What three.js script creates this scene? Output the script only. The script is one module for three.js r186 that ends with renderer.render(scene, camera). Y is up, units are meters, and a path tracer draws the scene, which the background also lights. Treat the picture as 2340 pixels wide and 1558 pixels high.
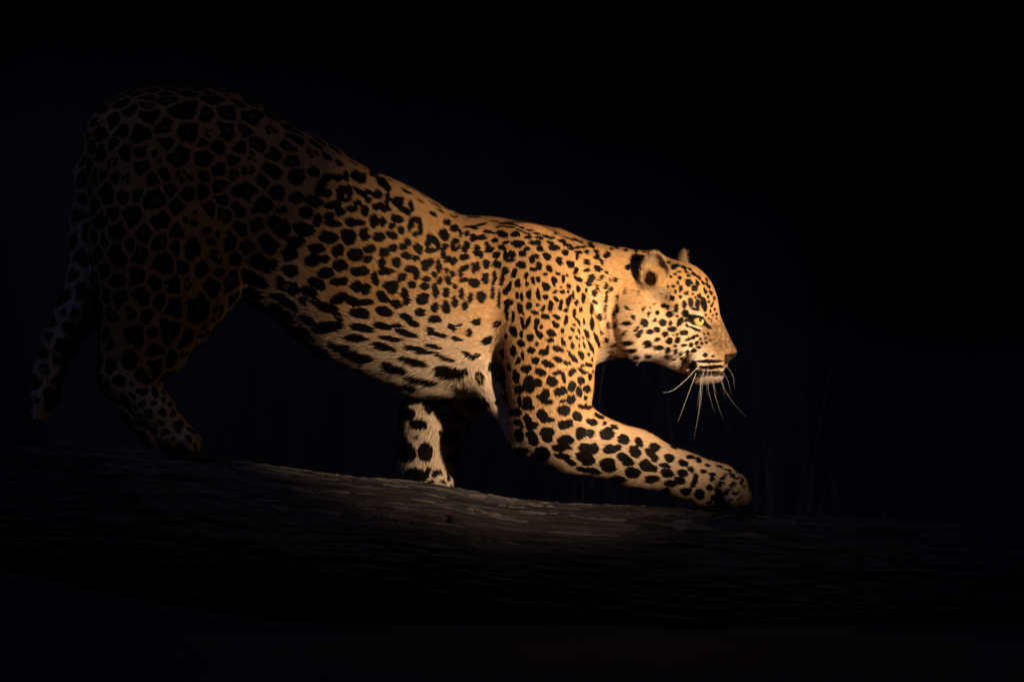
import * as THREE from 'three';

// ---------------------------------------------------------------- camera, sky, moon, exposure
const S = 1 / 1150;                                   // metres per length unit of the measured drawing of the animal
const EYE = 0.562, FAR = 10;                          // camera height, distance to the animal
const W = (x, y, z = 0) => new THREE.Vector3((x - 1170) * S, EYE + (779 - y) * S, z * S);
const scene = new THREE.Scene();
const camera = new THREE.PerspectiveCamera(2 * Math.atan(779 * S / FAR) * 180 / Math.PI, 1024 / 681, 0.1, 400);
camera.position.set(0, EYE, FAR); camera.lookAt(0, EYE, 0);
camera.focus = FAR - 0.08; camera.userData.fStop = 1.6;
const renderer = new THREE.WebGLRenderer({ antialias: true });
renderer.setSize(1024, 681);
renderer.toneMapping = THREE.LinearToneMapping; renderer.toneMappingExposure = 1;
renderer.shadowMap.enabled = true;
const skyRow = 64, skyCol = 128, skyData = new Float32Array(skyRow * skyCol * 4);
for (let j = 0; j < skyRow; j++) for (let i = 0; i < skyCol; i++) {
  const up = Math.max(0, (j + 0.5) / skyRow * 2 - 1), k = (j * skyCol + i) * 4, g = 0.55 + 0.45 * up;
  skyData[k] = 0.00022 * g; skyData[k + 1] = 0.00026 * g; skyData[k + 2] = 0.0010 * g; skyData[k + 3] = 1;
}
const sky = new THREE.DataTexture(skyData, skyCol, skyRow, THREE.RGBAFormat, THREE.FloatType);
sky.mapping = THREE.EquirectangularReflectionMapping; sky.magFilter = THREE.LinearFilter; sky.needsUpdate = true;
scene.background = sky; scene.environment = sky;
const moon = new THREE.DirectionalLight(new THREE.Color(0.3, 0.38, 1.0), 0.19);
moon.position.set(-5, 7.5, 5); moon.target.position.set(0, 0.5, 0);
moon.castShadow = true; moon.shadow.radius = 1.5;
Object.assign(moon.shadow.camera, { left: -12, right: 12, top: 12, bottom: -12, near: 0.5, far: 60 });
scene.add(moon, moon.target);
const BEAM_AT = new THREE.Vector3(2.62, 1.14, 2.68), BEAM_TO = W(1318, 724, 60);   // the searchlight, right of the camera's view
const BEAM = { color: new THREE.Color(1, 0.745, 0.48), power: 104, angle: 0.13, penumbra: 1, core: 112, coreAngle: 0.068, coreTo: W(1402, 782, 60), spill: 1.6, spillAngle: 0.26 };

// ---------------------------------------------------------------- helpers
function mulberry(a) { return () => { a |= 0; a = a + 0x6D2B79F5 | 0; let t = Math.imul(a ^ a >>> 15, 1 | a); t = t + Math.imul(t ^ t >>> 7, 61 | t) ^ t; return ((t ^ t >>> 14) >>> 0) / 4294967296; }; }
const rnd = mulberry(20240611);
const clamp = (x, a, b) => x < a ? a : x > b ? b : x, mix = (a, b, t) => a + (b - a) * t;
const ss = (a, b, x) => { const t = clamp((x - a) / (b - a), 0, 1); return t * t * (3 - 2 * t); };
const hsh = (x, y, z) => { let h = Math.imul(x, 374761393) + Math.imul(y, 668265263) + Math.imul(z, 1274126177) | 0; h = Math.imul(h ^ h >>> 13, 1274126177); return ((h ^ h >>> 16) >>> 0) / 4294967296; };
function noise(x, y, z) {                               // value noise, -1..1
  const i = Math.floor(x), j = Math.floor(y), k = Math.floor(z); let u = x - i, v = y - j, w = z - k;
  u = u * u * (3 - 2 * u); v = v * v * (3 - 2 * v); w = w * w * (3 - 2 * w);
  const a = mix(hsh(i, j, k), hsh(i + 1, j, k), u), b = mix(hsh(i, j + 1, k), hsh(i + 1, j + 1, k), u);
  const c = mix(hsh(i, j, k + 1), hsh(i + 1, j, k + 1), u), d = mix(hsh(i, j + 1, k + 1), hsh(i + 1, j + 1, k + 1), u);
  return 2 * mix(mix(a, b, v), mix(c, d, v), w) - 1;
}
const fbm = (x, y, z) => noise(x, y, z) * 0.55 + noise(x * 2.1, y * 2.1, z * 2.1) * 0.3 + noise(x * 4.3, y * 4.3, z * 4.3) * 0.15;
function tag(o, label, category, group, kind) {
  if (label) o.userData.label = label;
  if (category) o.userData.category = category;
  if (group) o.userData.group = group;
  if (kind) o.userData.kind = kind;
  return o;
}
function mesh(name, g, m, parent) { const o = new THREE.Mesh(g, m); o.name = name; o.castShadow = o.receiveShadow = true; parent.add(o); return o; }
function geo(pos, idx, nor, col) {
  const g = new THREE.BufferGeometry();
  g.setAttribute('position', new THREE.BufferAttribute(pos instanceof Float32Array ? pos : new Float32Array(pos), 3));
  if (nor) g.setAttribute('normal', new THREE.BufferAttribute(nor instanceof Float32Array ? nor : new Float32Array(nor), 3));
  if (col) g.setAttribute('color', new THREE.BufferAttribute(col instanceof Float32Array ? col : new Float32Array(col), 3));
  g.setIndex(new THREE.BufferAttribute(idx instanceof Uint32Array ? idx : new Uint32Array(idx), 1));
  if (!nor) g.computeVertexNormals();
  return g;
}
function whiskerGeo(pts, r0) {                          // a tapered round bristle through points
  const c = new THREE.CatmullRomCurve3(pts), n = 18, m = 5, pos = [], idx = [], fr = c.computeFrenetFrames(n);
  for (let i = 0; i <= n; i++) {
    const p = c.getPoint(i / n), r = r0 * (1 - 0.85 * i / n);
    for (let j = 0; j < m; j++) { const a = j / m * 6.2832, q = p.clone().addScaledVector(fr.normals[i], Math.cos(a) * r).addScaledVector(fr.binormals[i], Math.sin(a) * r); pos.push(q.x, q.y, q.z); }
    if (i) for (let j = 0; j < m; j++) { const a = (i - 1) * m + j, b = (i - 1) * m + (j + 1) % m; idx.push(a, b, a + m, b, b + m, a + m); }
  }
  return geo(pos, idx);
}

// ---------------------------------------------------------------- ground
const rise = (x, z) => {                                // the land behind the log climbs to the left
  const left = 0.2 * ss(-0.3, -1.6, x) * ss(-2.5, 0, z), b = ss(-3, -13, z), l = ss(2.5, -3.5, x + 0.08 * z);
  return left + b * (0.15 + 0.95 * l) + 0.04 * noise(x * 0.6, 3, z * 0.6) * ss(0, 3, Math.abs(z) + Math.abs(x) * 0.5) + 0.012 * fbm(x * 3, 1, z * 3);
};
{
  const xs = [], zs = [], pos = [], idx = [], col = [];
  const spread = (t, near, far) => Math.sign(t) * (Math.abs(t) * near + Math.pow(Math.abs(t), 5) * far);
  for (let i = 0; i <= 160; i++) { xs.push(spread(i / 80 - 1, 9, 240)); zs.push(-3 + spread(i / 80 - 1, 12, 240)); }
  for (let j = 0; j <= 160; j++) for (let i = 0; i <= 160; i++) {
    const x = xs[i], z = zs[j]; pos.push(x, rise(x, z), z);
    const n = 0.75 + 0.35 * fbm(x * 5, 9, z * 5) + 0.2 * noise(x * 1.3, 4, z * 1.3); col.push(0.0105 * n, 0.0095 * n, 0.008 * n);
    if (i && j) { const a = (j - 1) * 161 + i - 1; idx.push(a, a + 161, a + 1, a + 1, a + 161, a + 162); }
  }
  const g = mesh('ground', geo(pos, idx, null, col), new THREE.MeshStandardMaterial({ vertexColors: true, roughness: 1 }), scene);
  tag(g, 'dark bare earth under and around the fallen log', null, null, 'structure');
}

// ---------------------------------------------------------------- fallen log
const logTop = [[-900, 975], [-300, 985], [0, 1000], [230, 1020], [400, 1031], [520, 1047], [640, 1070], [780, 1087], [920, 1098], [1040, 1113], [1170, 1136], [1350, 1151], [1600, 1161], [1850, 1174], [2200, 1188], [2700, 1200], [3300, 1215]];
const LOGZ = 18, logR = x => 152 + 8 * Math.sin(x * 0.004) - (x > 1500 ? (x - 1500) * 0.012 : 0);
function logY(x) {
  let i = 1; while (i < logTop.length - 1 && logTop[i][0] < x) i++;
  const p0 = logTop[Math.max(0, i - 2)], p1 = logTop[i - 1], p2 = logTop[i], p3 = logTop[Math.min(logTop.length - 1, i + 1)], t = clamp((x - p1[0]) / (p2[0] - p1[0]), 0, 1), h = p2[0] - p1[0];
  const m1 = (p2[1] - p0[1]) / (p2[0] - p0[0]) * h, m2 = (p3[1] - p1[1]) / (p3[0] - p1[0]) * h;
  return (2 * t ** 3 - 3 * t * t + 1) * p1[1] + (t ** 3 - 2 * t * t + t) * m1 + (-2 * t ** 3 + 3 * t * t) * p2[1] + (t ** 3 - t * t) * m2;
}
function logRelief(x, a) {                              // fibres, cracks and ridges along the grain, in drawing units
  const u = a * 150, wob = 14 * noise(x * 0.004, a * 2, 7) + 5 * noise(x * 0.013, a * 5, 2);
  const v = u + wob;
  let h = 5 * noise(x * 0.0026, v * 0.018, 1) + 3.2 * noise(x * 0.006, v * 0.05, 5) + 2.2 * noise(x * 0.011, v * 0.13, 3) + 1.5 * noise(x * 0.02, v * 0.3, 8);
  const c = Math.abs(noise(x * 0.0045, v * 0.075, 21)); h -= 11 * (1 - ss(0, 0.12, c)) * ss(-0.25, 0.35, noise(x * 0.003, v * 0.02, 31));
  const c2 = Math.abs(noise(x * 0.008, v * 0.17, 41)); h -= 5.5 * (1 - ss(0, 0.15, c2));
  const c3 = noise(x * 0.014, v * 0.42, 61); h += 2.2 * Math.max(0, c3 - 0.15); h += 0.8 * noise(x * 0.03, v * 0.8, 71);
  return h;
}
const log = new THREE.Group(); log.name = 'fallen_log'; log.position.copy(W(1170, 1136 + 2 * 152, LOGZ)); scene.add(log);
tag(log, 'weathered grey fallen tree trunk that the leopard is walking along', 'log');
{
  const nx = 1100, na = 420, pos = [], idx = [], col = [], o = log.position;
  for (let i = 0; i <= nx; i++) {
    const x = -860 + 4100 * i / nx;
    for (let j = 0; j < na; j++) {
      const f = j / na, a = (f + 0.045 * Math.sin(f * 6.2832)) * 6.2832, r = logR(x) + logRelief(x, Math.min(a, 6.2832 - a) * (a < Math.PI ? 1 : -1)) - 4;
      const p = W(x, logY(x) + logR(x) - r * Math.cos(a), LOGZ + r * Math.sin(a));
      pos.push(p.x - o.x, p.y - o.y, p.z - o.z);
      const v = a * 150, n = 1 + 0.38 * noise(x * 0.008, v * 0.16, 55) + 0.25 * noise(x * 0.003, v * 0.03, 66) + 0.25 * noise(x * 0.03, v * 0.4, 77);
      const t = 0.5 + 0.5 * noise(x * 0.004, v * 0.04, 88);
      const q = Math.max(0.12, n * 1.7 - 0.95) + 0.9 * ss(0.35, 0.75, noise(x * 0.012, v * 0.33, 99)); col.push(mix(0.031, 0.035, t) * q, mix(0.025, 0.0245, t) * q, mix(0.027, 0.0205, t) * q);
      if (i) { const b = (i - 1) * na + j, c = (i - 1) * na + (j + 1) % na; idx.push(b, c, b + na, c, c + na, b + na); }
    }
  }
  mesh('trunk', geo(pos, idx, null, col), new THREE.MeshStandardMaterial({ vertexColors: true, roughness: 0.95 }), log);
  // loose fibres and bark strips lying along the grain
  const bm = [[0.09, 0.075, 0.07], [0.06, 0.05, 0.047], [0.11, 0.088, 0.07]].map(c => new THREE.MeshStandardMaterial({ color: new THREE.Color().setRGB(...c), roughness: 0.95 })), lr = mulberry(77);
  for (let k = 0; k < 130; k++) {
    const x0 = 180 + 1650 * lr(), len = 50 + 240 * lr() * lr(), a0 = -0.25 + 1.35 * lr(), half = 2.2 + 4 * lr(), da = (lr() - 0.5) * 0.12, sp = [], si = [], n = 10;
    for (let i = 0; i <= n; i++) {
      const f = i / n, x = x0 + len * f, w = half * Math.sqrt(Math.max(0.02, 1 - (2 * f - 1) ** 2)) * (0.75 + 0.5 * noise(k * 3.1, f * 6, 1)), up = 1.2 + 2.2 * lr() * (f > 0.8 || f < 0.15 ? 1 : 0.15);
      for (const [e, t] of [[-1, -3], [-1, up], [1, up + 0.6], [1, -3]]) {
        const a = a0 + da * f + e * w / 150, r = logR(x) + logRelief(x, a) - 4 + t, p = W(x, logY(x) + logR(x) - r * Math.cos(a), LOGZ + r * Math.sin(a)); sp.push(p.x - o.x, p.y - o.y, p.z - o.z);
      }
      if (i) for (let j = 0; j < 3; j++) { const b = (i - 1) * 4 + j; si.push(b, b + 1, b + 4, b + 1, b + 5, b + 4); }
    }
    mesh('bark_strip', geo(sp, si), bm[k % 3], log);
  }
  // broken ends: ragged discs of end grain
  for (const e of [0, nx]) {
    const pp = [], ii = [], cc = [], base = e * na * 3; let cx = 0, cy = 0, cz = 0;
    for (let j = 0; j < na; j++) { cx += pos[base + j * 3] / na; cy += pos[base + j * 3 + 1] / na; cz += pos[base + j * 3 + 2] / na; }
    for (let k = 0; k <= 20; k++) for (let j = 0; j < na; j++) {
      const f = 1 - k / 20, q = base + j * 3, rag = k ? (e ? 1 : -1) * 0.05 * (0.5 + noise(k * 1.7, Math.cos(j / na * 6.28) * 4, Math.sin(j / na * 6.28) * 4)) : 0;
      pp.push(mix(cx, pos[q], f) + rag, mix(cy, pos[q + 1], f), mix(cz, pos[q + 2], f));
      const n = 0.8 + 0.3 * noise(k * 0.9, j * 0.05, 3); cc.push(0.2 * n, 0.15 * n, 0.1 * n);
      if (k) { const b = (k - 1) * na + j, c = (k - 1) * na + (j + 1) % na; ii.push(...(e ? [b, c, b + na, c, c + na, b + na] : [b, b + na, c, c, b + na, c + na])); }
    }
    mesh('broken_end', geo(pp, ii, null, cc), new THREE.MeshStandardMaterial({ vertexColors: true, roughness: 1 }), log);
  }
}

// ---------------------------------------------------------------- the leopard's body as a distance field (drawing units: x right, y down, z to the camera)
const prims = [], YAW = 0.30, HP = [1462, 700], cY = Math.cos(YAW), sY = Math.sin(YAW);
// a tapered limb segment; zs squeezes it sideways; k is the blend with what came before; flow is where its hair lies
function seg(part, a, b, zs = 1, k = 30, flip = 1) {
  const d = [b[0] - a[0], b[1] - a[1], (b[2] - a[2])], l = Math.hypot(...d) || 1;
  prims.push({ part, head: part === 'head' || part === 'ear', ax: a[0], ay: a[1], az: a[2] / zs, ar: a[3], dx: d[0], dy: d[1], dz: d[2] / zs, dr: b[3] - a[3], ll: d[0] * d[0] + d[1] * d[1] + (d[2] / zs) ** 2 || 1e-9, iz: 1 / zs, k, fx: flip * d[0] / l, fy: flip * d[1] / l, fz: flip * d[2] / l });
}
const chain = (part, pts, zs, k, flip) => { for (let i = 1; i < pts.length; i++) seg(part, pts[i - 1], pts[i], zs, k, flip); };
// trunk, chest to rump
chain('trunk', [[1165, 686, 0, 176], [967, 684, 0, 186], [838, 618, 0, 197], [640, 494, 0, 184], [482, 390, 0, 170], [378, 372, 0, 170]], 0.7, 64);
seg('trunk', [322, 340, 0, 128], [400, 375, 0, 150], 0.8, 40, -1);
seg('trunk', [1120, 600, 10, 92], [1010, 660, 0, 90], 0.9, 40);                       // withers over the shoulder blades
seg('trunk', [1200, 800, -6, 100], [1000, 790, 0, 98], 0.74, 50);                        // brisket
seg('neck', [1400, 684, 4, 114], [1285, 684, 0, 150], 0.62, 60);
seg('neck', [1470, 668, 10, 90], [1400, 684, 4, 114], 0.6, 30);
seg('neck', [1365, 745, 0, 74], [1250, 760, 0, 108], 0.8, 40);
// near foreleg
seg('arm', [1200, 610, 62, 98], [1256, 770, 96, 112], 0.56, 30);
chain('arm', [[1256, 770, 97, 112], [1256, 880, 106, 95], [1258, 945, 102, 88]], 0.56, 13);
chain('arm', [[1238, 970, 95, 70], [1305, 1000, 86, 74], [1450, 1046, 66, 60], [1560, 1084, 58, 49]], 0.8, 26);
seg('arm', [1212, 975, 94, 46], [1194, 1012, 92, 26], 0.8, 20);                        // elbow
seg('paw', [1560, 1086, 58, 48], [1642, 1102, 54, 44], 1.0, 20);
for (const [zz, fx, r] of [[-34, 1674, 20], [-11, 1696, 22], [15, 1692, 22], [39, 1668, 21]]) { chain('paw', [[1640, 1096, 54 + zz * 0.7, 24], [fx - 14, 1104, 54 + zz, r], [fx, 1132, 54 + zz * 1.08, r * 0.86]], 1, 5); }
seg('paw', [1596, 1132, 54, 22], [1672, 1140, 54, 19], 1.3, 14);                       // pads
seg('flap', [1062, 800, 58, 48], [1128, 905, 76, 18], 0.6, 44);
seg('flap', [1128, 905, 76, 18], [1178, 1006, 88, 10], 0.6, 26);                         // skin between chest and elbow
// far foreleg
chain('farArm', [[1180, 760, -80, 90], [1050, 868, -86, 80], [990, 960, -88, 72], [976, 1050, -88, 58], [980, 1120, -84, 50]], 0.7, 30);
chain('farArm', [[980, 1118, -84, 48], [994, 1132, -82, 34]], 1, 20);
for (const zz of [-26, -6, 14, 32]) seg('farArm', [998, 1126, -82 + zz * 0.8, 19], [1016, 1138, -82 + zz, 15], 1, 8);
// near hind leg
chain('thigh', [[378, 440, 62, 168], [388, 570, 74, 172], [384, 640, 78, 150], [362, 712, 80, 118], [328, 800, 80, 84], [294, 858, 78, 56]], 0.5, 40);
seg('thigh', [440, 590, 78, 120], [476, 618, 74, 84], 0.5, 30);
chain('hindFoot', [[294, 862, 78, 48], [356, 932, 74, 42], [402, 984, 68, 36]], 0.8, 18);
seg('hindFoot', [262, 845, 78, 22], [282, 858, 78, 34], 0.8, 14);                       // point of the hock
seg('hindFoot', [390, 990, 66, 33], [424, 1004, 62, 31], 1.1, 14);
for (const [zz, fx] of [[-24, 444], [-6, 449], [13, 448], [30, 440]]) chain('hindFoot', [[418, 998, 62 + zz * 0.7, 18], [fx - 6, 1002, 62 + zz, 17], [fx, 1017, 62 + zz, 14]], 1, 6);
// far hind leg, behind the near one
chain('farThigh', [[370, 430, -66, 150], [350, 600, -78, 140], [320, 720, -82, 104], [280, 820, -84, 54], [262, 862, -84, 44]], 0.5, 40);
chain('farThigh', [[262, 862, -84, 42], [300, 930, -86, 38], [352, 994, -88, 34], [398, 1010, -88, 28]], 0.9, 18);
// tail
chain('tail', [[300, 330, -4, 60], [226, 400, -20, 50], [205, 520, -30, 44], [200, 640, -26, 43], [174, 715, -20, 41], [136, 780, -16, 34], [112, 845, -14, 28], [102, 905, -10, 23], [88, 945, -6, 17]], 1, 26);
// head: skull, forehead, brows, cheeks, bridge, muzzle pads, chin, jaw, ears (its own turned axes)
const hx = x => HP[0] + (x - HP[0]) / cY;
const hs = (a, b, zs, k, part = 'head') => { seg(part, [hx(a[0]), a[1], a[2], a[3]], [hx(b[0]), b[1], b[2], b[3]], zs, k); };
hs([1548, 676, 0, 76], [1500, 684, 0, 86], 0.9, 34);
hs([1572, 694, 0, 62], [1530, 690, 0, 74], 0.92, 26);
hs([1650, 799, 0, 26], [1588, 716, 0, 50], 0.86, 22);
for (const s of [-1, 1]) {
  hs([1592, 708, s * 36, 24], [1560, 690, s * 48, 30], 1, 16);      // brow
  hs([1556, 770, s * 40, 44], [1490, 752, s * 44, 64], 0.8, 26);    // cheek
  hs([1462, 740, s * 40, 72], [1440, 745, s * 38, 62], 0.8, 30);    // ruff of the jaw
  hs([1632, 818, s * 15, 29], [1606, 815, s * 24, 32], 0.9, 14);    // whisker pad
  hs([1664, 806, s * 9, 14], [1650, 800, s * 12, 18], 1, 10);       // nostril wing
}
hs([1634, 856, 0, 18], [1604, 856, 0, 20], 1.2, 10);                // chin
hs([1610, 846, 0, 22], [1520, 790, 0, 40], 1.1, 18);                // lower jaw
const EAR = [];
EAR.push({ c: [hx(1514), 619, 64], s: 1, fw: 0.42, z: 0.94 }, { c: [hx(1553), 608, -56], s: -1, fw: 0.985, z: 0.82 });
const eyeAt = {};                                                   // filled below

const nP = prims.length, dist = new Float64Array(nP), TAGS = ['trunk', 'neck', 'arm', 'paw', 'flap', 'farArm', 'thigh', 'hindFoot', 'farThigh', 'tail', 'head', 'ear'];
let lx = 0, lz = 0;
const toHead = (x, z) => { const dx = x - HP[0], dz = z - 8; lx = HP[0] + dx * cY + dz * sY; lz = -dx * sY + dz * cY; };
const smin = (a, b, k) => { const h = k - Math.abs(a - b); return h > 0 ? Math.min(a, b) - h * h / (4 * k) : Math.min(a, b); };
const smax = (a, b, k) => -smin(-a, -b, k);
function ell(x, y, z, cx, cy, cz, rx, ry, rz) { const X = (x - cx) / rx, Y = (y - cy) / ry, Z = (z - cz) / rz, q = Math.sqrt(X * X + Y * Y + Z * Z); return (q - 1) * Math.min(rx, ry, rz) * (q > 1 ? 1 : 1); }
let earD = 1e9;
function field(x, y, z, keep) {
  toHead(x, z); const hX = lx, hZ = lz; let d = 1e9;
  for (let i = 0; i < nP; i++) {
    const p = prims[i], X = (p.head ? hX : x) - p.ax, Y = y - p.ay, Z = (p.head ? hZ : z) * p.iz - p.az;
    let t = (X * p.dx + Y * p.dy + Z * p.dz) / p.ll; t = t < 0 ? 0 : t > 1 ? 1 : t;
    const a = X - t * p.dx, b = Y - t * p.dy, c = Z - t * p.dz, q = Math.sqrt(a * a + b * b + c * c) - p.ar - t * p.dr;
    if (keep) dist[i] = q;
    d = smin(d, q, p.k);
  }
  earD = 1e9;
  if (hX > 1380 && hX < 1640 && y < 720) {
    for (const e of EAR) {                                            // a rounded cup, open to the front and side
      const X = (hX - e.c[0]) / e.z, Y = (y - e.c[1]) / e.z, Z = (hZ - e.c[2]) * e.s / e.z, c45 = e.fw, s45 = Math.sqrt(1 - e.fw * e.fw);
      const u = X * c45 + Z * s45, v = -X * s45 + Z * c45;            // u points out of the opening, v across it
      const taper = 1 + 0.18 * clamp(Y / 44, -1, 1), outer = ell(u, Y, v, -4, 2, 0, 27, 47, 36 * taper), inner = ell(u, Y, v, 4, 4, 0, 28, 44.5, 32.5 * taper);
      const cup = smax(smax(outer, -inner, 4), u - 7 - 0.1 * Y, 5);
      earD = Math.min(earD, cup); d = smin(d, cup, 8);
      d = smax(d, -ell(u, Y, v, -14, 22, 9, 36, 20, 16), 7);                // the ear canal
    }
  }
  if (hX > 1500) {
    if (eyeAt.x !== undefined) for (const s of [-1, 1]) {             // eye sockets: an almond hollow
      const X = hX - eyeAt.x, Y = y - eyeAt.y, Z = hZ - s * eyeAt.z, u = X * 0.97 + Y * 0.25, v = -X * 0.25 + Y * 0.97;
      d = smax(d, -ell(u, v, Z, 0, 1, 0, 14.5, 7.6, 16), 3);
    }
    // mouth line and nostrils
    const mz = Math.abs(hZ), my = y - (846 + 5 * Math.cos((hX - 1640) * 0.05) - 0.0 * mz);
    d = smax(d, -Math.max(Math.abs(my) - 2.6, hx(1588) - hX, 0.55 * (12 - mz)), 3);
    d = smax(d, -ell(hX, y, mz, hx(1672), 816, 13, 11, 6, 7), 3);
  }
  return d;
}
function grad(x, y, z, e = 1.2) {
  const a = field(x + e, y, z) - field(x - e, y, z), b = field(x, y + e, z) - field(x, y - e, z), c = field(x, y, z + e) - field(x, y, z - e), l = Math.hypot(a, b, c) || 1;
  return [a / l, b / l, c / l];
}
function skinZ(x, y, from = 320) { let z = from; for (let i = 0; i < 400; i++) { const d = field(x, y, z); if (d < 0.15) return z; z -= Math.max(0.25, d * 0.5); if (z < -300) return NaN; } return z; }
{ const z = skinZ(1589, 732); toHead(1589, z); eyeAt.x = lx; eyeAt.y = 732; eyeAt.z = lz - 7; }

// ---------------------------------------------------------------- meshing: surface nets on the blocks that hold the skin
const H = 3.0, B = 8, LO = [40, 160, -230], N = [1720, 1040, 460].map(v => Math.ceil(v / H / B));
const skin = (() => {
  const blocks = new Map(), R = B * H * 0.87 + 4, bs = B + 1, nx = N[0] * B + 2, ny = N[1] * B + 2;
  for (let k = 0; k < N[2]; k++) for (let j = 0; j < N[1]; j++) for (let i = 0; i < N[0]; i++) {
    const d = field(LO[0] + (i + 0.5) * B * H, LO[1] + (j + 0.5) * B * H, LO[2] + (k + 0.5) * B * H);
    if (Math.abs(d) * 0.5 > R) continue;
    const v = new Float32Array(bs * bs * bs); let neg = 0, n = 0;
    for (let c = 0; c < bs; c++) for (let b = 0; b < bs; b++) for (let a = 0; a < bs; a++) { const q = v[n++] = field(LO[0] + (i * B + a) * H, LO[1] + (j * B + b) * H, LO[2] + (k * B + c) * H); if (q < 0) neg++; }
    if (neg && neg < v.length) blocks.set((k * N[1] + j) * N[0] + i, { i, j, k, v });
  }
  const pos = [], cell = new Map(), key = (a, b, c) => (c * ny + b) * nx + a, at = (v, a, b, c) => v[(c * bs + b) * bs + a];
  for (const { i, j, k, v } of blocks.values()) for (let c = 0; c < B; c++) for (let b = 0; b < B; b++) for (let a = 0; a < B; a++) {
    let m = 0, sx = 0, sy = 0, sz = 0;
    const q = (a0, b0, c0, a1, b1, c1) => { const p = at(v, a + a0, b + b0, c + c0), r = at(v, a + a1, b + b1, c + c1); if ((p < 0) !== (r < 0)) { const t = p / (p - r); m++; sx += a0 + (a1 - a0) * t; sy += b0 + (b1 - b0) * t; sz += c0 + (c1 - c0) * t; } };
    for (const s of [0, 1]) for (const t of [0, 1]) { q(0, s, t, 1, s, t); q(s, 0, t, s, 1, t); q(s, t, 0, s, t, 1); }
    if (!m) continue;
    cell.set(key(i * B + a, j * B + b, k * B + c), pos.length / 3);
    pos.push(LO[0] + (i * B + a + sx / m) * H, LO[1] + (j * B + b + sy / m) * H, LO[2] + (k * B + c + sz / m) * H);
  }
  const idx = [], get = (a, b, c) => cell.get(key(a, b, c));
  const quad = (p, q, r, s, f) => { if (p === undefined || q === undefined || r === undefined || s === undefined) return; if (!f) idx.push(p, q, r, p, r, s); else idx.push(p, r, q, p, s, r); };
  for (const { i, j, k, v } of blocks.values()) for (let c = 0; c < B; c++) for (let b = 0; b < B; b++) for (let a = 0; a < B; a++) {
    const o = at(v, a, b, c) < 0, X = i * B + a, Y = j * B + b, Z = k * B + c;
    if (o !== at(v, a + 1, b, c) < 0) quad(get(X, Y - 1, Z - 1), get(X, Y, Z - 1), get(X, Y, Z), get(X, Y - 1, Z), o);
    if (o !== at(v, a, b + 1, c) < 0) quad(get(X - 1, Y, Z - 1), get(X - 1, Y, Z), get(X, Y, Z), get(X, Y, Z - 1), o);
    if (o !== at(v, a, b, c + 1) < 0) quad(get(X - 1, Y - 1, Z), get(X, Y - 1, Z), get(X, Y, Z), get(X - 1, Y, Z), o);
  }
  return { pos: new Float32Array(pos), idx: new Uint32Array(idx), n: pos.length / 3 };
})();
const nV = skin.n, nor = new Float32Array(nV * 3), flow = new Float32Array(nV * 3), part = Array.from({ length: TAGS.length }, () => new Float32Array(nV));
const TI = Object.fromEntries(TAGS.map((t, i) => [t, i])), pTag = prims.map(p => TI[p.part]);
for (let v = 0; v < nV; v++) {
  const x = skin.pos[v * 3], y = skin.pos[v * 3 + 1], z = skin.pos[v * 3 + 2], g = grad(x, y, z); nor.set(g, v * 3);
  field(x, y, z, true);
  let fx = 0, fy = 0, fz = 0, tot = 0;
  for (let i = 0; i < nP; i++) {
    const w = Math.exp(-Math.max(0, dist[i] + 6) / 11), p = prims[i]; if (w < 1e-5) continue;
    part[pTag[i]][v] += w; tot += w;
    if (p.head) { fx += w * (p.fx * cY - p.fz * sY); fy += w * p.fy; fz += w * (p.fx * sY + p.fz * cY); } else { fx += w * p.fx; fy += w * p.fy; fz += w * p.fz; }
  }
  if (earD < 6) { const w = tot * 3 * ss(6, 1, earD) + 1e-6; part[TI.ear][v] += w; tot += w; fy -= w; }
  for (const t of part) t[v] /= tot || 1;
  const d = fx * g[0] + fy * g[1] + fz * g[2]; fx -= d * g[0]; fy -= d * g[1]; fz -= d * g[2];
  const l = Math.hypot(fx, fy, fz); if (l > 1e-6) flow.set([fx / l, fy / l, fz / l], v * 3); else flow.set([-g[1], g[0], 0], v * 3);
}

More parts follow.
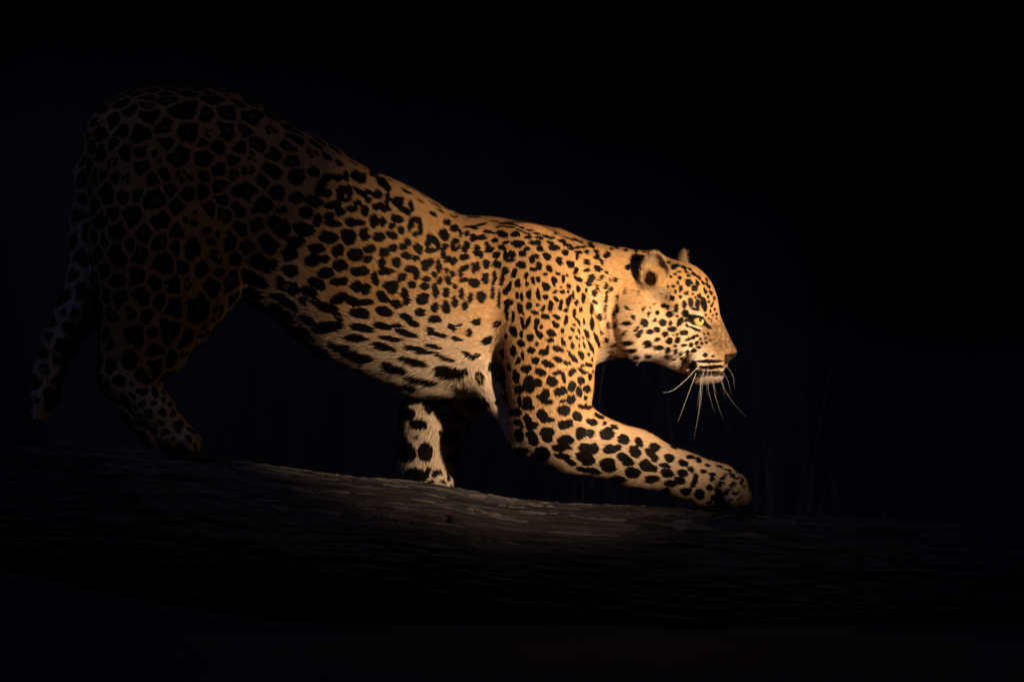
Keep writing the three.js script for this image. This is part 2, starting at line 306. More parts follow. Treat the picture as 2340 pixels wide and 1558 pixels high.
// ---------------------------------------------------------------- the coat: where each spot sits and what it looks like
const P = (t, v) => part[TI[t]][v];
function habit(v) {                                      // spacing, gap, largest radius, share of open rosettes, stretch
  const x = skin.pos[v * 3], y = skin.pos[v * 3 + 1], ny = nor[v * 3 + 1], h = P('head', v) + P('ear', v), leg = P('arm', v) + P('paw', v);
  const spine = ss(-0.55, -0.9, ny), belly = ss(0.25, 0.75, ny);
  let s = mix(44, 46, ss(900, 450, x)), gap = mix(0.17, 0.11, ss(900, 620, x)), r = mix(0.46, 0.64, ss(950, 680, x)), ros = mix(0.08, 0.6, ss(700, 800, x)), str = 1.05;
  const fore = ss(960, 1080, x); s = mix(s, 37, fore); gap = mix(gap, 0.17, fore); r = mix(r, 0.42, fore); ros = mix(ros, 0.25, fore);
  const nk = P('neck', v); s = mix(s, 33, nk * 0.9); str = mix(str, 0.85, nk);
  s = mix(s, 34, spine * (1 - fore)); s = mix(s, 30, spine * fore); str = mix(str, 1.5, spine * 0.8);
  str = mix(str, 1.7, belly * (1 - leg)); s = mix(s, 60, belly * (1 - leg)); ros = mix(ros, 0, belly);
  if (leg > 0.01) { const low = ss(860, 1010, y), tip = ss(1480, 1660, x); let a = mix(mix(37, 50, low), 24, tip); s = mix(s, a, leg); gap = mix(gap, mix(0.16, 0.13, low), leg); r = mix(r, mix(0.43, 0.48, low), leg); ros = mix(ros, 0.1, leg); str = mix(str, 1.08, leg); }
  const fa = P('farArm', v); s = mix(s, 52, fa); gap = mix(gap, 0.2, fa); r = mix(r, 0.45, fa); ros = mix(ros, 0.05, fa); str = mix(str, 0.9, fa);
  const ti = P('thigh', v) + P('farThigh', v); s = mix(s, mix(45, 50, ss(600, 720, y)), ti); gap = mix(gap, 0.105, ti); ros = mix(ros, 0.15, ti); r = mix(r, 0.7, ti);
  const hf = P('hindFoot', v); s = mix(s, 27, hf); gap = mix(gap, 0.16, hf); r = mix(r, 0.45, hf);
  const tl = P('tail', v); s = mix(s, 40, tl); gap = mix(gap, 0.15, tl); ros = mix(ros, 0.1, tl);
  s = mix(s, 22, h); gap = mix(gap, 0.2, h); r = mix(r, 0.36, h); ros = mix(ros, 0, h);
  return { s, gap, r, ros, str };
}
const CELL = 80, hash = new Map(), hk = (x, y, z) => Math.floor(x / CELL) * 40000 + Math.floor(y / CELL) * 200 + Math.floor(z / CELL) + 100, sites = [];
const near = (x, y, z, f) => { for (let a = -1; a <= 1; a++) for (let b = -1; b <= 1; b++) for (let c = -1; c <= 1; c++) { const l = hash.get(hk(x + a * CELL, y + b * CELL, z + c * CELL)); if (l) for (const q of l) f(q); } };
for (let n = 0; n < 240000; n++) {
  const v = Math.floor(rnd() * nV), x = skin.pos[v * 3], y = skin.pos[v * 3 + 1], z = skin.pos[v * 3 + 2], h = habit(v);
  let ok = true; const s = h.s * (0.72 + 0.52 * rnd());
  const n0 = nor[v * 3], n1 = nor[v * 3 + 1], n2 = nor[v * 3 + 2], t0 = flow[v * 3], t1 = flow[v * 3 + 1], t2 = flow[v * 3 + 2];
  const q = { x, y, z, s, h, t: [t0, t1, t2], b: [n1 * t2 - n2 * t1, n2 * t0 - n0 * t2, n0 * t1 - n1 * t0], str: h.str, ros: rnd() < h.ros, ph: rnd() * 6.28, n: 3 + Math.floor(rnd() * 3), sz: 0.86 + 0.28 * rnd(), id: n, v };
  near(x, y, z, o => { if (!ok) return; const a = x - o.x, b = y - o.y, c = z - o.z, u = (a * q.t[0] + b * q.t[1] + c * q.t[2]) / q.str, w = (a * q.b[0] + b * q.b[1] + c * q.b[2]) * q.str, e = a * a + b * b + c * c - (u * q.str) ** 2 - (w / q.str) ** 2; if (u * u + w * w + Math.max(0, e) < (0.44 * (s + o.s)) ** 2) ok = false; });
  if (!ok) continue;
  sites.push(q); const k = hk(x, y, z); if (hash.has(k)) hash.get(k).push(q); else hash.set(k, [q]);
}
// spots of the lit side, one by one: place, half sizes, turn, each list measured on its own drawing of that part
const marks = [], rusts = [];
function skinAt(px, py) {                                // where the photographed place lies on the skin (the nearer skin is seen larger)
  let x = px, y = py, z = 0; for (let k = 0; k < 3; k++) { z = skinZ(x, y); if (!(z > -250)) return null; const f = 1 - z * S / FAR; x = 1170 + (px - 1170) * f; y = 779 + (py - 779) * f; } return [x, y, z];
}
function lay(list, x0, y0, f, into = marks, grow = 1.27) {
  for (const [a, b, ra, rb = ra, deg = 0] of list) { const p = skinAt(x0 + a * f, y0 + b * f); if (!p) continue; const t = deg * Math.PI / 180; const g = grow * f; into.push({ x: p[0], y: p[1], z: p[2], ra: ra * g, rb: rb * g, R: Math.max(ra, rb) * f + 8, c: Math.cos(t), s: Math.sin(t) }); }
}
const faceList = [[868, 470, 22, 28], [918, 517, 22, 22], [805, 520, 14, 24, 15], [940, 475, 14, 22, -20], [855, 555, 15, 15], [763, 548, 11, 16], [903, 565, 10, 10], [957, 578, 15, 20], [803, 592, 12, 14], [733, 602, 17, 20], [690, 590, 8, 12], [655, 661, 21, 18], [692, 675, 16, 16], [768, 680, 17, 30], [833, 655, 17, 28], [888, 640, 20, 32], [942, 650, 18, 36], [997, 650, 22, 50, -8], [925, 693, 32, 10, 10], [603, 722, 18, 18], [712, 735, 28, 24], [772, 752, 12, 12], [845, 730, 30, 26, 20], [848, 788, 14, 14], [577, 785, 18, 13, -30], [718, 812, 16, 20], [797, 803, 22, 34, 25], [650, 805, 28, 26], [495, 810, 28, 32], [865, 835, 24, 13, 15], [600, 865, 25, 20, 20], [732, 862, 34, 20], [540, 885, 28, 18, 10], [670, 903, 24, 20], [830, 893, 30, 18], [775, 905, 9, 8], [740, 910, 7, 7], [455, 900, 16, 36, 30], [710, 958, 28, 23], [778, 955, 18, 24], [858, 945, 25, 10, -12], [905, 930, 20, 12, -30], [940, 915, 12, 14], [605, 945, 24, 14, -20], [525, 985, 36, 26], [370, 970, 32, 18], [620, 1013, 40, 17, 6], [700, 1032, 24, 20], [760, 1000, 10, 9], [830, 995, 22, 11], [888, 995, 20, 18], [935, 978, 18, 18], [970, 945, 11, 14], [1013, 940, 10, 10], [985, 985, 12, 12], [1020, 980, 10, 10], [955, 1018, 16, 10], [770, 1040, 16, 18], [808, 1058, 13, 13], [860, 1057, 18, 20], [915, 1045, 20, 15], [400, 1035, 35, 14], [700, 1080, 22, 12], [805, 1105, 16, 14], [760, 1105, 12, 10], [845, 1135, 12, 10], [1010, 1080, 20, 15], [1075, 1090, 12, 9], [540, 1075, 30, 14], [440, 1080, 20, 14], [1050, 1131, 92, 13], [1062, 1180, 86, 14], [1040, 1226, 72, 10, -4], [915, 1170, 26, 34], [930, 1230, 20, 30], [1022, 826, 46, 15, 35], [1040, 500, 14, 14], [1062, 560, 11, 16], [1010, 545, 15, 15], [1085, 600, 11, 14], [1040, 632, 10, 10], [1062, 662, 11, 12], [1088, 692, 9, 12], [1103, 735, 10, 12], [1072, 742, 9, 8], [1105, 772, 8, 8], [1118, 650, 6, 14], [918, 856, 42, 13, 24], [760, 330, 30, 13], [830, 345, 26, 11, 20], [910, 400, 20, 12, 30], [700, 300, 20, 12], [800, 430, 14, 14], [870, 410, 16, 10], [780, 470, 10, 14], [985, 470, 10, 18, -30], [1020, 445, 9, 14, -30], [500, 700, 10, 22, 20], [530, 735, 10, 20, 30], [430, 860, 12, 22, 25], [640, 560, 7, 7], [580, 650, 6, 8], [545, 680, 6, 9]];
lay(faceList, 1340, 520, 0.2696, marks, 1.28);
lay([[960, 432, 12, 16], [1000, 522, 11, 13], [982, 600, 13, 13], [925, 597, 11, 11], [1030, 590, 11, 15], [760, 400, 16, 11], [790, 378, 20, 9], [850, 380, 18, 9, 20], [940, 420, 16, 9, 40], [720, 420, 13, 13], [742, 500, 11, 13], [700, 505, 9, 11], [1120, 700, 7, 13], [1050, 702, 9, 15], [870, 610, 10, 10], [835, 560, 9, 12], [900, 470, 9, 9], [1045, 545, 10, 12], [1020, 480, 12, 12], [740, 350, 22, 10], [880, 360, 18, 10, 25], [1075, 640, 8, 12], [1010, 740, 10, 8], [1040, 770, 8, 8], [1060, 790, 7, 7], [1000, 900, 8, 8], [1040, 900, 8, 8], [1055, 960, 7, 7], [960, 870, 10, 9]], 1340, 520, 0.2696, marks, 1.2);
const neckList = [[90, 250, 25, 25], [175, 240, 20, 20], [130, 290, 14, 18], [100, 355, 30, 20], [180, 385, 16, 14], [45, 430, 20, 30], [125, 425, 26, 14, -20], [20, 470, 24, 18], [170, 490, 18, 20], [95, 500, 12, 20], [200, 450, 10, 14], [70, 555, 20, 28], [245, 445, 16, 16], [215, 530, 16, 18], [175, 590, 14, 50, 10], [70, 630, 22, 14, 30], [275, 585, 10, 24], [340, 540, 8, 20], [45, 690, 12, 45], [170, 680, 12, 35], [285, 690, 15, 35], [115, 755, 26, 30], [45, 810, 16, 50], [250, 735, 12, 25], [170, 750, 8, 18], [365, 690, 22, 14, 40], [200, 830, 14, 28], [265, 830, 16, 22], [130, 885, 26, 14, 45], [360, 815, 30, 14], [410, 770, 14, 20], [90, 950, 14, 60, -25], [185, 945, 20, 16], [10, 900, 14, 35, -20], [35, 1010, 14, 45, -25], [335, 900, 30, 10, -50], [260, 180, 20, 12], [340, 200, 18, 12], [40, 170, 30, 14], [430, 205, 14, 12], [300, 170, 12, 8], [210, 190, 14, 9]];
lay(neckList, 1340, 520, 0.2696);
const shoulderList = [[75, 95, 28, 22], [130, 145, 30, 28], [55, 195, 30, 42, -20], [185, 185, 14, 30, -10], [235, 190, 15, 18], [115, 265, 18, 40, 10], [150, 240, 24, 16], [130, 305, 30, 16], [162, 285, 10, 22], [220, 285, 26, 36, 25], [50, 290, 25, 25], [285, 220, 26, 28], [345, 215, 35, 20], [440, 235, 28, 20, 15], [400, 172, 38, 12], [255, 140, 40, 10], [500, 190, 42, 20, 15], [605, 190, 32, 16], [700, 210, 28, 14], [790, 215, 30, 12, 15], [620, 265, 42, 24], [755, 252, 45, 17], [495, 297, 32, 18, 20], [535, 255, 30, 14, -20], [530, 355, 20, 34], [580, 345, 22, 26], [555, 390, 30, 14], [690, 300, 25, 14], [655, 338, 25, 20], [795, 300, 28, 20, 15], [850, 355, 26, 28], [745, 365, 35, 18, -15], [725, 395, 18, 20], [780, 430, 20, 26], [745, 455, 25, 14], [640, 425, 35, 24], [305, 320, 25, 34], [340, 345, 20, 24], [380, 285, 16, 36], [410, 310, 24, 20, -30], [450, 355, 25, 22, -30], [380, 415, 24, 34], [460, 425, 32, 30], [210, 365, 30, 22], [80, 385, 24, 22], [130, 395, 26, 26], [45, 345, 15, 25], [15, 430, 16, 45], [75, 470, 18, 20], [120, 500, 18, 22], [205, 455, 34, 20, -30], [175, 490, 14, 26], [205, 540, 34, 18], [275, 455, 16, 36], [310, 440, 16, 30], [285, 560, 35, 33], [370, 530, 25, 40], [435, 530, 18, 42], [20, 540, 20, 25], [85, 550, 22, 28], [135, 590, 18, 20], [65, 645, 25, 32], [185, 645, 20, 36], [250, 680, 22, 34], [130, 715, 18, 34], [340, 675, 30, 40], [205, 735, 22, 30], [70, 765, 35, 18, 40], [430, 640, 16, 45], [485, 690, 12, 58], [520, 470, 26, 26, -20], [500, 545, 16, 44], [585, 495, 18, 36], [550, 605, 18, 46, 30], [625, 570, 20, 26], [690, 505, 18, 24], [692, 565, 13, 18], [745, 545, 15, 27], [787, 540, 15, 25], [610, 665, 15, 26], [648, 668, 15, 32], [708, 650, 18, 34], [780, 650, 17, 36], [840, 495, 18, 16], [870, 450, 28, 18, 30], [900, 550, 16, 28, -10], [940, 385, 18, 24], [955, 415, 14, 14], [1030, 420, 28, 24], [1090, 335, 24, 14], [1080, 370, 14, 22], [1155, 410, 22, 18, 30], [1070, 470, 16, 28, 20], [1150, 465, 22, 13], [840, 590, 28, 22, 35], [935, 490, 18, 14], [970, 535, 14, 26], [1000, 505, 10, 12], [957, 592, 9, 9], [1015, 590, 14, 18], [1085, 535, 28, 16, 10], [915, 630, 18, 16], [963, 633, 16, 14], [1005, 630, 8, 12], [1085, 612, 14, 26], [1045, 660, 9, 25, -15], [840, 670, 22, 22], [912, 690, 14, 22, -30], [955, 712, 15, 17], [1015, 700, 16, 38, 10], [1075, 720, 11, 20], [1125, 690, 16, 38, 8], [1150, 620, 10, 18], [1195, 525, 16, 22], [1175, 560, 22, 20], [1265, 525, 25, 14, -15], [1240, 600, 10, 26, -20], [1305, 580, 16, 18], [1380, 545, 16, 16], [1230, 365, 22, 22], [1275, 410, 14, 18], [1240, 455, 30, 16], [1320, 350, 20, 14], [550, 715, 30, 22], [535, 790, 12, 58], [585, 820, 12, 42], [645, 765, 20, 42, -25], [710, 740, 18, 30, -15], [770, 730, 15, 16], [755, 798, 26, 16, 20], [820, 760, 14, 24, 25], [880, 745, 15, 34], [950, 745, 18, 22, 20], [1000, 770, 16, 16], [835, 825, 30, 20, 15], [920, 820, 28, 16, 25], [1060, 795, 11, 26], [1110, 775, 12, 14], [1000, 850, 14, 30, 10], [1090, 860, 9, 34, -30], [1130, 860, 8, 26, -10], [650, 870, 14, 34, -20], [700, 865, 16, 36, 20], [672, 905, 22, 18], [770, 865, 20, 20], [805, 900, 13, 16], [910, 880, 28, 18, 35], [790, 958, 36, 20, 35], [757, 915, 14, 28, -10], [880, 945, 32, 22, 45], [970, 930, 18, 20], [1055, 885, 12, 11], [1045, 925, 11, 19, -30], [1095, 935, 11, 16], [1150, 950, 9, 32, -25], [650, 965, 15, 24], [720, 985, 22, 24], [590, 940, 18, 40, -20], [870, 1005, 24, 18], [975, 1020, 16, 34, -25], [1030, 988, 13, 13], [1085, 990, 8, 22, -35], [1130, 988, 8, 16, -30], [650, 1030, 26, 22, 20], [770, 1030, 14, 17], [590, 1085, 18, 38], [725, 1080, 24, 24], [815, 1095, 26, 26], [855, 1080, 14, 34], [935, 1075, 40, 18, 25], [1050, 1050, 16, 24], [1100, 1055, 8, 12], [1135, 1050, 9, 16, -25], [1185, 1055, 9, 40, -25], [665, 1125, 17, 32], [625, 1165, 18, 25], [755, 1165, 26, 26], [850, 1190, 38, 20, 15], [930, 1155, 28, 20, 30], [1000, 1180, 28, 16, 25], [1045, 1140, 15, 46, -40], [1110, 1120, 20, 28], [1165, 1110, 9, 12], [1165, 1190, 24, 15, 15], [1120, 1195, 12, 12], [1190, 1145, 9, 14], [1120, 1240, 32, 15, 30], [1200, 1250, 13, 16], [690, 1225, 32, 28], [800, 1255, 40, 23, 15], [610, 1280, 22, 35], [690, 1310, 18, 28], [775, 1335, 26, 28], [885, 1325, 32, 30], [930, 1260, 30, 18, -15], [978, 1290, 14, 36, -5], [1045, 1260, 28, 24, -20], [1115, 1320, 24, 24], [1175, 1295, 14, 28, -20], [635, 1380, 32, 24, 20], [720, 1380, 30, 28], [845, 1405, 22, 24], [950, 1395, 40, 26, -20], [1035, 1360, 22, 32], [1100, 1400, 22, 30, -15], [1165, 1380, 22, 22]];
lay(shoulderList, 1000, 480, 0.2953);
const armList = [[760, 255, 14, 20], [830, 255, 20, 34], [905, 300, 30, 40], [960, 300, 20, 22], [1042, 290, 28, 22], [1095, 345, 32, 24, -20], [1010, 355, 18, 22], [1160, 320, 20, 24], [1215, 285, 18, 22], [1255, 335, 20, 18], [850, 335, 22, 28], [1245, 385, 12, 12], [1205, 350, 16, 24, -15], [850, 410, 14, 28], [900, 405, 24, 20], [905, 440, 34, 18], [985, 385, 26, 16, 15], [1020, 410, 30, 18], [1155, 400, 20, 28, 20], [1105, 410, 16, 12], [1110, 462, 32, 22], [1240, 435, 38, 14, 10], [830, 470, 26, 18], [985, 485, 24, 26], [1015, 520, 38, 16], [1190, 495, 24, 24], [1320, 500, 30, 12, 25], [1280, 530, 30, 15, 15], [1355, 545, 12, 9], [840, 535, 22, 18], [905, 520, 20, 22], [925, 550, 30, 22], [1110, 550, 26, 26], [1140, 540, 22, 26], [1415, 565, 22, 11, 20], [1210, 600, 28, 30], [1272, 600, 20, 22], [1370, 600, 38, 28], [850, 610, 24, 34], [922, 605, 28, 24], [938, 645, 28, 28], [1015, 590, 38, 24], [1018, 625, 24, 26], [1125, 640, 38, 22], [1470, 635, 30, 24, 20], [1560, 655, 26, 20, 45], [1655, 680, 28, 18, 35], [1240, 680, 40, 22], [1285, 690, 30, 28], [1100, 682, 50, 18], [1385, 690, 34, 26], [1425, 682, 24, 18], [1535, 705, 30, 24, 35], [1630, 715, 30, 22, 25], [1655, 740, 20, 20], [860, 705, 42, 25, 10], [980, 720, 44, 32], [1740, 745, 26, 20, 35], [1100, 730, 40, 16, 15], [1230, 735, 44, 24, 10], [1260, 765, 36, 18], [1470, 745, 38, 24, 20], [1495, 775, 28, 18], [1150, 770, 35, 15, 20], [1375, 785, 36, 34], [1390, 815, 30, 18], [1600, 785, 36, 26, 15], [1635, 800, 28, 20, 20], [1715, 790, 30, 15, 15], [1825, 775, 26, 17, 15], [1915, 760, 22, 12, 35], [1520, 830, 42, 25], [1725, 835, 36, 20, 10], [1870, 815, 22, 14, 20], [1820, 832, 26, 18, 15], [1260, 815, 65, 17, 12], [1640, 870, 40, 20], [1805, 875, 30, 20, 20], [1435, 868, 45, 16, 8], [1750, 900, 34, 20], [1890, 880, 18, 36, 10], [1845, 940, 30, 18, -10], [1920, 960, 22, 28, 20], [1720, 940, 24, 12, 20], [1965, 790, 13, 9], [1940, 830, 18, 12], [1995, 840, 20, 11], [1985, 920, 16, 18], [2040, 800, 20, 6, 20], [2090, 820, 24, 6, 10], [2060, 860, 18, 9, -20], [2120, 850, 14, 10], [2045, 900, 12, 16], [2110, 900, 18, 7, -30], [2160, 830, 18, 5, 30], [2170, 880, 8, 16, 10], [2010, 980, 20, 12], [2075, 950, 22, 8, -10], [2130, 945, 16, 7, 10], [185, 480, 38, 35], [250, 540, 45, 27], [160, 640, 24, 22], [180, 710, 44, 54], [290, 705, 40, 50], [235, 845, 60, 36], [310, 810, 14, 16], [155, 570, 14, 12], [240, 620, 12, 10], [325, 890, 20, 14], [385, 890, 16, 10], [420, 860, 10, 22]];
lay(armList, 860, 760, 0.3846);
const flankList = [[490, 120, 35, 20, -20], [445, 180, 22, 45, 15], [490, 215, 25, 18], [550, 125, 24, 22], [600, 115, 18, 30], [655, 105, 20, 30], [695, 125, 22, 28], [765, 90, 25, 30], [810, 150, 35, 20, 35], [840, 185, 20, 16], [570, 195, 28, 20], [615, 205, 18, 38], [560, 230, 18, 28], [590, 252, 28, 14], [410, 265, 48, 30, 15], [305, 245, 38, 30], [525, 285, 40, 24, -10], [565, 325, 25, 22], [665, 270, 24, 17], [635, 310, 28, 22], [710, 315, 20, 32], [685, 210, 40, 15, 40], [730, 205, 22, 17], [735, 250, 18, 14], [785, 220, 25, 25], [842, 255, 14, 45], [790, 295, 25, 22], [835, 312, 28, 18], [905, 260, 34, 26, 30], [945, 315, 35, 17, 35], [985, 290, 14, 30, -15], [360, 330, 35, 28], [430, 370, 25, 35], [500, 350, 28, 17], [520, 395, 45, 21, 10], [640, 385, 36, 22, 5], [680, 388, 24, 18], [765, 380, 22, 36], [815, 385, 18, 22], [905, 370, 36, 20, 10], [870, 410, 18, 18], [925, 435, 20, 20], [870, 465, 32, 16, 25], [1005, 372, 28, 17], [983, 405, 13, 32, 10], [1038, 420, 13, 40, -10], [1020, 455, 20, 14], [350, 425, 50, 35, 15], [490, 475, 50, 27], [615, 470, 40, 40], [705, 445, 20, 28, 15], [715, 470, 28, 18], [795, 470, 28, 26], [970, 500, 20, 20], [940, 530, 24, 20], [1030, 540, 20, 28, -15], [955, 590, 25, 20, 25], [1015, 598, 20, 17], [1088, 500, 15, 40, 10], [1125, 488, 18, 28, -20], [1105, 555, 34, 15], [1142, 535, 11, 30], [305, 500, 45, 30], [425, 540, 40, 26], [555, 555, 36, 34], [475, 600, 32, 22], [660, 575, 38, 34], [740, 545, 32, 24], [735, 605, 24, 20], [825, 565, 25, 24], [875, 540, 24, 20], [900, 620, 22, 24], [815, 630, 20, 28], [838, 678, 38, 17, -5], [932, 715, 28, 24, -20], [985, 665, 32, 18, -10], [1020, 695, 17, 28], [995, 757, 24, 20], [1090, 625, 35, 20, -20], [1068, 658, 20, 14], [1155, 640, 13, 35, -10], [1125, 690, 14, 16], [1078, 718, 20, 15], [1160, 730, 14, 20], [1205, 730, 13, 25], [400, 610, 40, 35], [570, 645, 38, 30], [480, 685, 42, 30], [680, 680, 45, 28], [768, 715, 22, 40, -15], [660, 765, 28, 26], [720, 780, 26, 22], [560, 738, 48, 23, -8], [425, 745, 46, 28, 25], [380, 795, 46, 26, 20], [870, 765, 42, 24], [875, 790, 24, 18], [820, 830, 38, 23, 35], [895, 870, 32, 18, 20], [950, 815, 22, 30, -15], [960, 850, 24, 20], [1070, 765, 20, 22], [1128, 790, 18, 38], [1195, 805, 18, 24], [1055, 840, 30, 28], [560, 835, 50, 26, -15], [490, 890, 60, 24, 15], [705, 860, 46, 20, -8], [1130, 890, 22, 26], [1195, 885, 18, 30, -20], [1245, 858, 12, 28], [680, 925, 52, 24, 12], [825, 915, 46, 24, 15], [1040, 915, 28, 20, 20], [1125, 960, 35, 19], [960, 945, 36, 20, 15], [1000, 980, 36, 16, 15], [500, 1000, 75, 28, -5], [695, 1010, 60, 20, 10], [815, 1000, 45, 17, 15], [900, 1000, 26, 11], [960, 1040, 55, 16, 15], [865, 1070, 62, 12, 10], [665, 1070, 62, 17, 8], [570, 1110, 60, 19, 10], [830, 1120, 60, 20, 15], [1035, 1140, 75, 15, 15], [1120, 1120, 45, 11, 15], [690, 1170, 80, 21, 12], [1010, 1205, 75, 20, 15], [900, 1240, 70, 22, 20], [1210, 1270, 70, 32, 15], [1180, 1180, 60, 12, 20], [1320, 1170, 40, 15, 30], [1230, 1010, 26, 16, 20], [1330, 1040, 14, 20], [1060, 1310, 80, 18, 10], [990, 1340, 40, 14, 15], [1150, 1050, 45, 12, 20], [1260, 1075, 34, 10, 20]];
lay(flankList, 560, 360, 0.3851);
const rustList = [[592, 220, 16, 24], [680, 290, 22, 20], [815, 275, 20, 28], [945, 290, 26, 14, 30], [1012, 412, 18, 34], [1110, 520, 18, 30], [895, 435, 26, 22], [985, 560, 34, 26], [855, 625, 30, 30], [975, 705, 30, 26], [725, 715, 26, 28], [520, 530, 50, 26, 20], [850, 585, 26, 16], [870, 830, 34, 16, 20], [970, 965, 34, 14, 20], [525, 710, 34, 18], [640, 330, 18, 14], [530, 360, 28, 14], [1220, 560, 24, 30], [1250, 420, 20, 24], [800, 390, 14, 18], [475, 180, 22, 26], [700, 220, 16, 14], [925, 850, 24, 18], [640, 610, 60, 12], [1170, 680, 20, 24], [1280, 1030, 40, 22], [1240, 380, 12, 14]];
lay(rustList, 560, 360, 0.3851, rusts); lay([[140, 275, 16, 20], [205, 500, 16, 22], [755, 405, 30, 26], [670, 850, 16, 22], [550, 365, 18, 18], [790, 880, 20, 16], [850, 1065, 16, 14], [1090, 355, 16, 14], [1165, 440, 24, 14], [1190, 545, 14, 16]], 1000, 480, 0.2953, rusts);
lay([[440, 95, 30, 7], [520, 105, 35, 8, 5], [600, 115, 28, 7, 10], [560, 135, 35, 9, 5], [660, 135, 28, 8, 15], [720, 150, 26, 8, 15], [640, 160, 30, 8], [480, 130, 34, 9], [700, 180, 28, 9, 10], [770, 180, 24, 8, 15], [840, 200, 26, 10, 15], [890, 215, 24, 10], [920, 180, 20, 7], [960, 240, 26, 14, 15], [870, 250, 26, 14, 20], [900, 290, 40, 18, 15], [1010, 270, 30, 14], [1040, 300, 24, 14], [985, 325, 22, 18], [1080, 290, 20, 12], [1130, 290, 20, 10], [330, 120, 40, 8, -8], [270, 135, 40, 9, -10], [1150, 330, 20, 14], [1200, 290, 18, 10], [1230, 320, 18, 14], [1000, 215, 24, 8, 12], [1060, 235, 26, 8, 12], [1110, 255, 22, 8, 10], [1180, 265, 20, 8]], 1000, 480, 0.2953);
lay([[2060, 780, 14, 5], [2100, 790, 18, 5, 10], [2150, 800, 16, 5, 20], [2190, 830, 14, 5, 40], [2100, 840, 20, 5, -10], [2150, 860, 20, 5, -20], [2060, 890, 16, 8], [2120, 905, 20, 6, -25], [2180, 910, 18, 5, -35], [2090, 930, 18, 6, -20], [2150, 950, 16, 5, -25], [2200, 860, 6, 16], [2040, 940, 14, 10], [2000, 870, 12, 12], [2050, 1000, 18, 8, -10], [2110, 990, 16, 6, -15], [1980, 1000, 16, 8], [2160, 980, 14, 5, -20]], 860, 760, 0.3846);
const MC = 40, mHash = new Map(), mk = (x, y) => Math.floor(x / MC) * 1000 + Math.floor(y / MC);
for (const f of marks) for (let a = Math.floor((f.x - f.R) / MC); a <= Math.floor((f.x + f.R) / MC); a++) for (let b = Math.floor((f.y - f.R) / MC); b <= Math.floor((f.y + f.R) / MC); b++) { const k = a * 1000 + b; if (mHash.has(k)) mHash.get(k).push(f); else mHash.set(k, [f]); }
function markAt(x, y, z) {                               // how far inside the nearest listed spot (negative is inside)
  let best = 1e9; const l = mHash.get(mk(x, y)); if (!l) return best;
  for (const f of l) { const a = x - f.x, b = y - f.y; if (Math.abs(z - f.z) > 52) continue; const u = a * f.c + b * f.s, q = -a * f.s + b * f.c, e = Math.hypot(u / f.ra, q / f.rb); best = smin(best, (e - 1) * Math.min(f.ra, f.rb), 1.5); }
  return best;
}
// sites of the scattered pattern that fall on the part listed spot by spot give way to the list
{
  let kept = 0;
  for (const [k, l] of hash) hash.set(k, l.filter(q => {
    const n = 40, v = q.v, out_ = P('farArm', v) + P('tail', v) + P('farThigh', v) + P('thigh', v) + P('hindFoot', v);
    let crowd = 0; for (const f of marks) if ((f.x - q.x) ** 2 + (f.y - q.y) ** 2 < 2700 && Math.abs(f.z - q.z) < 50) crowd++;
    const listed = crowd >= 9 && nor[v * 3 + 2] > -0.2 && out_ < 0.5;
    const clash = marks.some(f => (f.x - q.x) ** 2 + (f.y - q.y) ** 2 < (0.35 * q.s + 0.5 * Math.min(f.ra, f.rb) + 0.25 * Math.max(f.ra, f.rb)) ** 2 && Math.abs(f.z - q.z) < 45);
    if (crowd >= 1 && nor[v * 3 + 2] > 0) { q.s *= 0.62; q.ros = false; }
    if (!listed && !clash) kept++; return !listed && !clash;
  }));
  console.log('marks', marks.length, 'scattered', kept);
}
const TAN = [0.46, 0.25, 0.1], PALE = [0.6, 0.47, 0.35], RUST = [0.40, 0.19, 0.06], BLACK = [0.005, 0.0035, 0.003];
const out = [0, 0, 0];
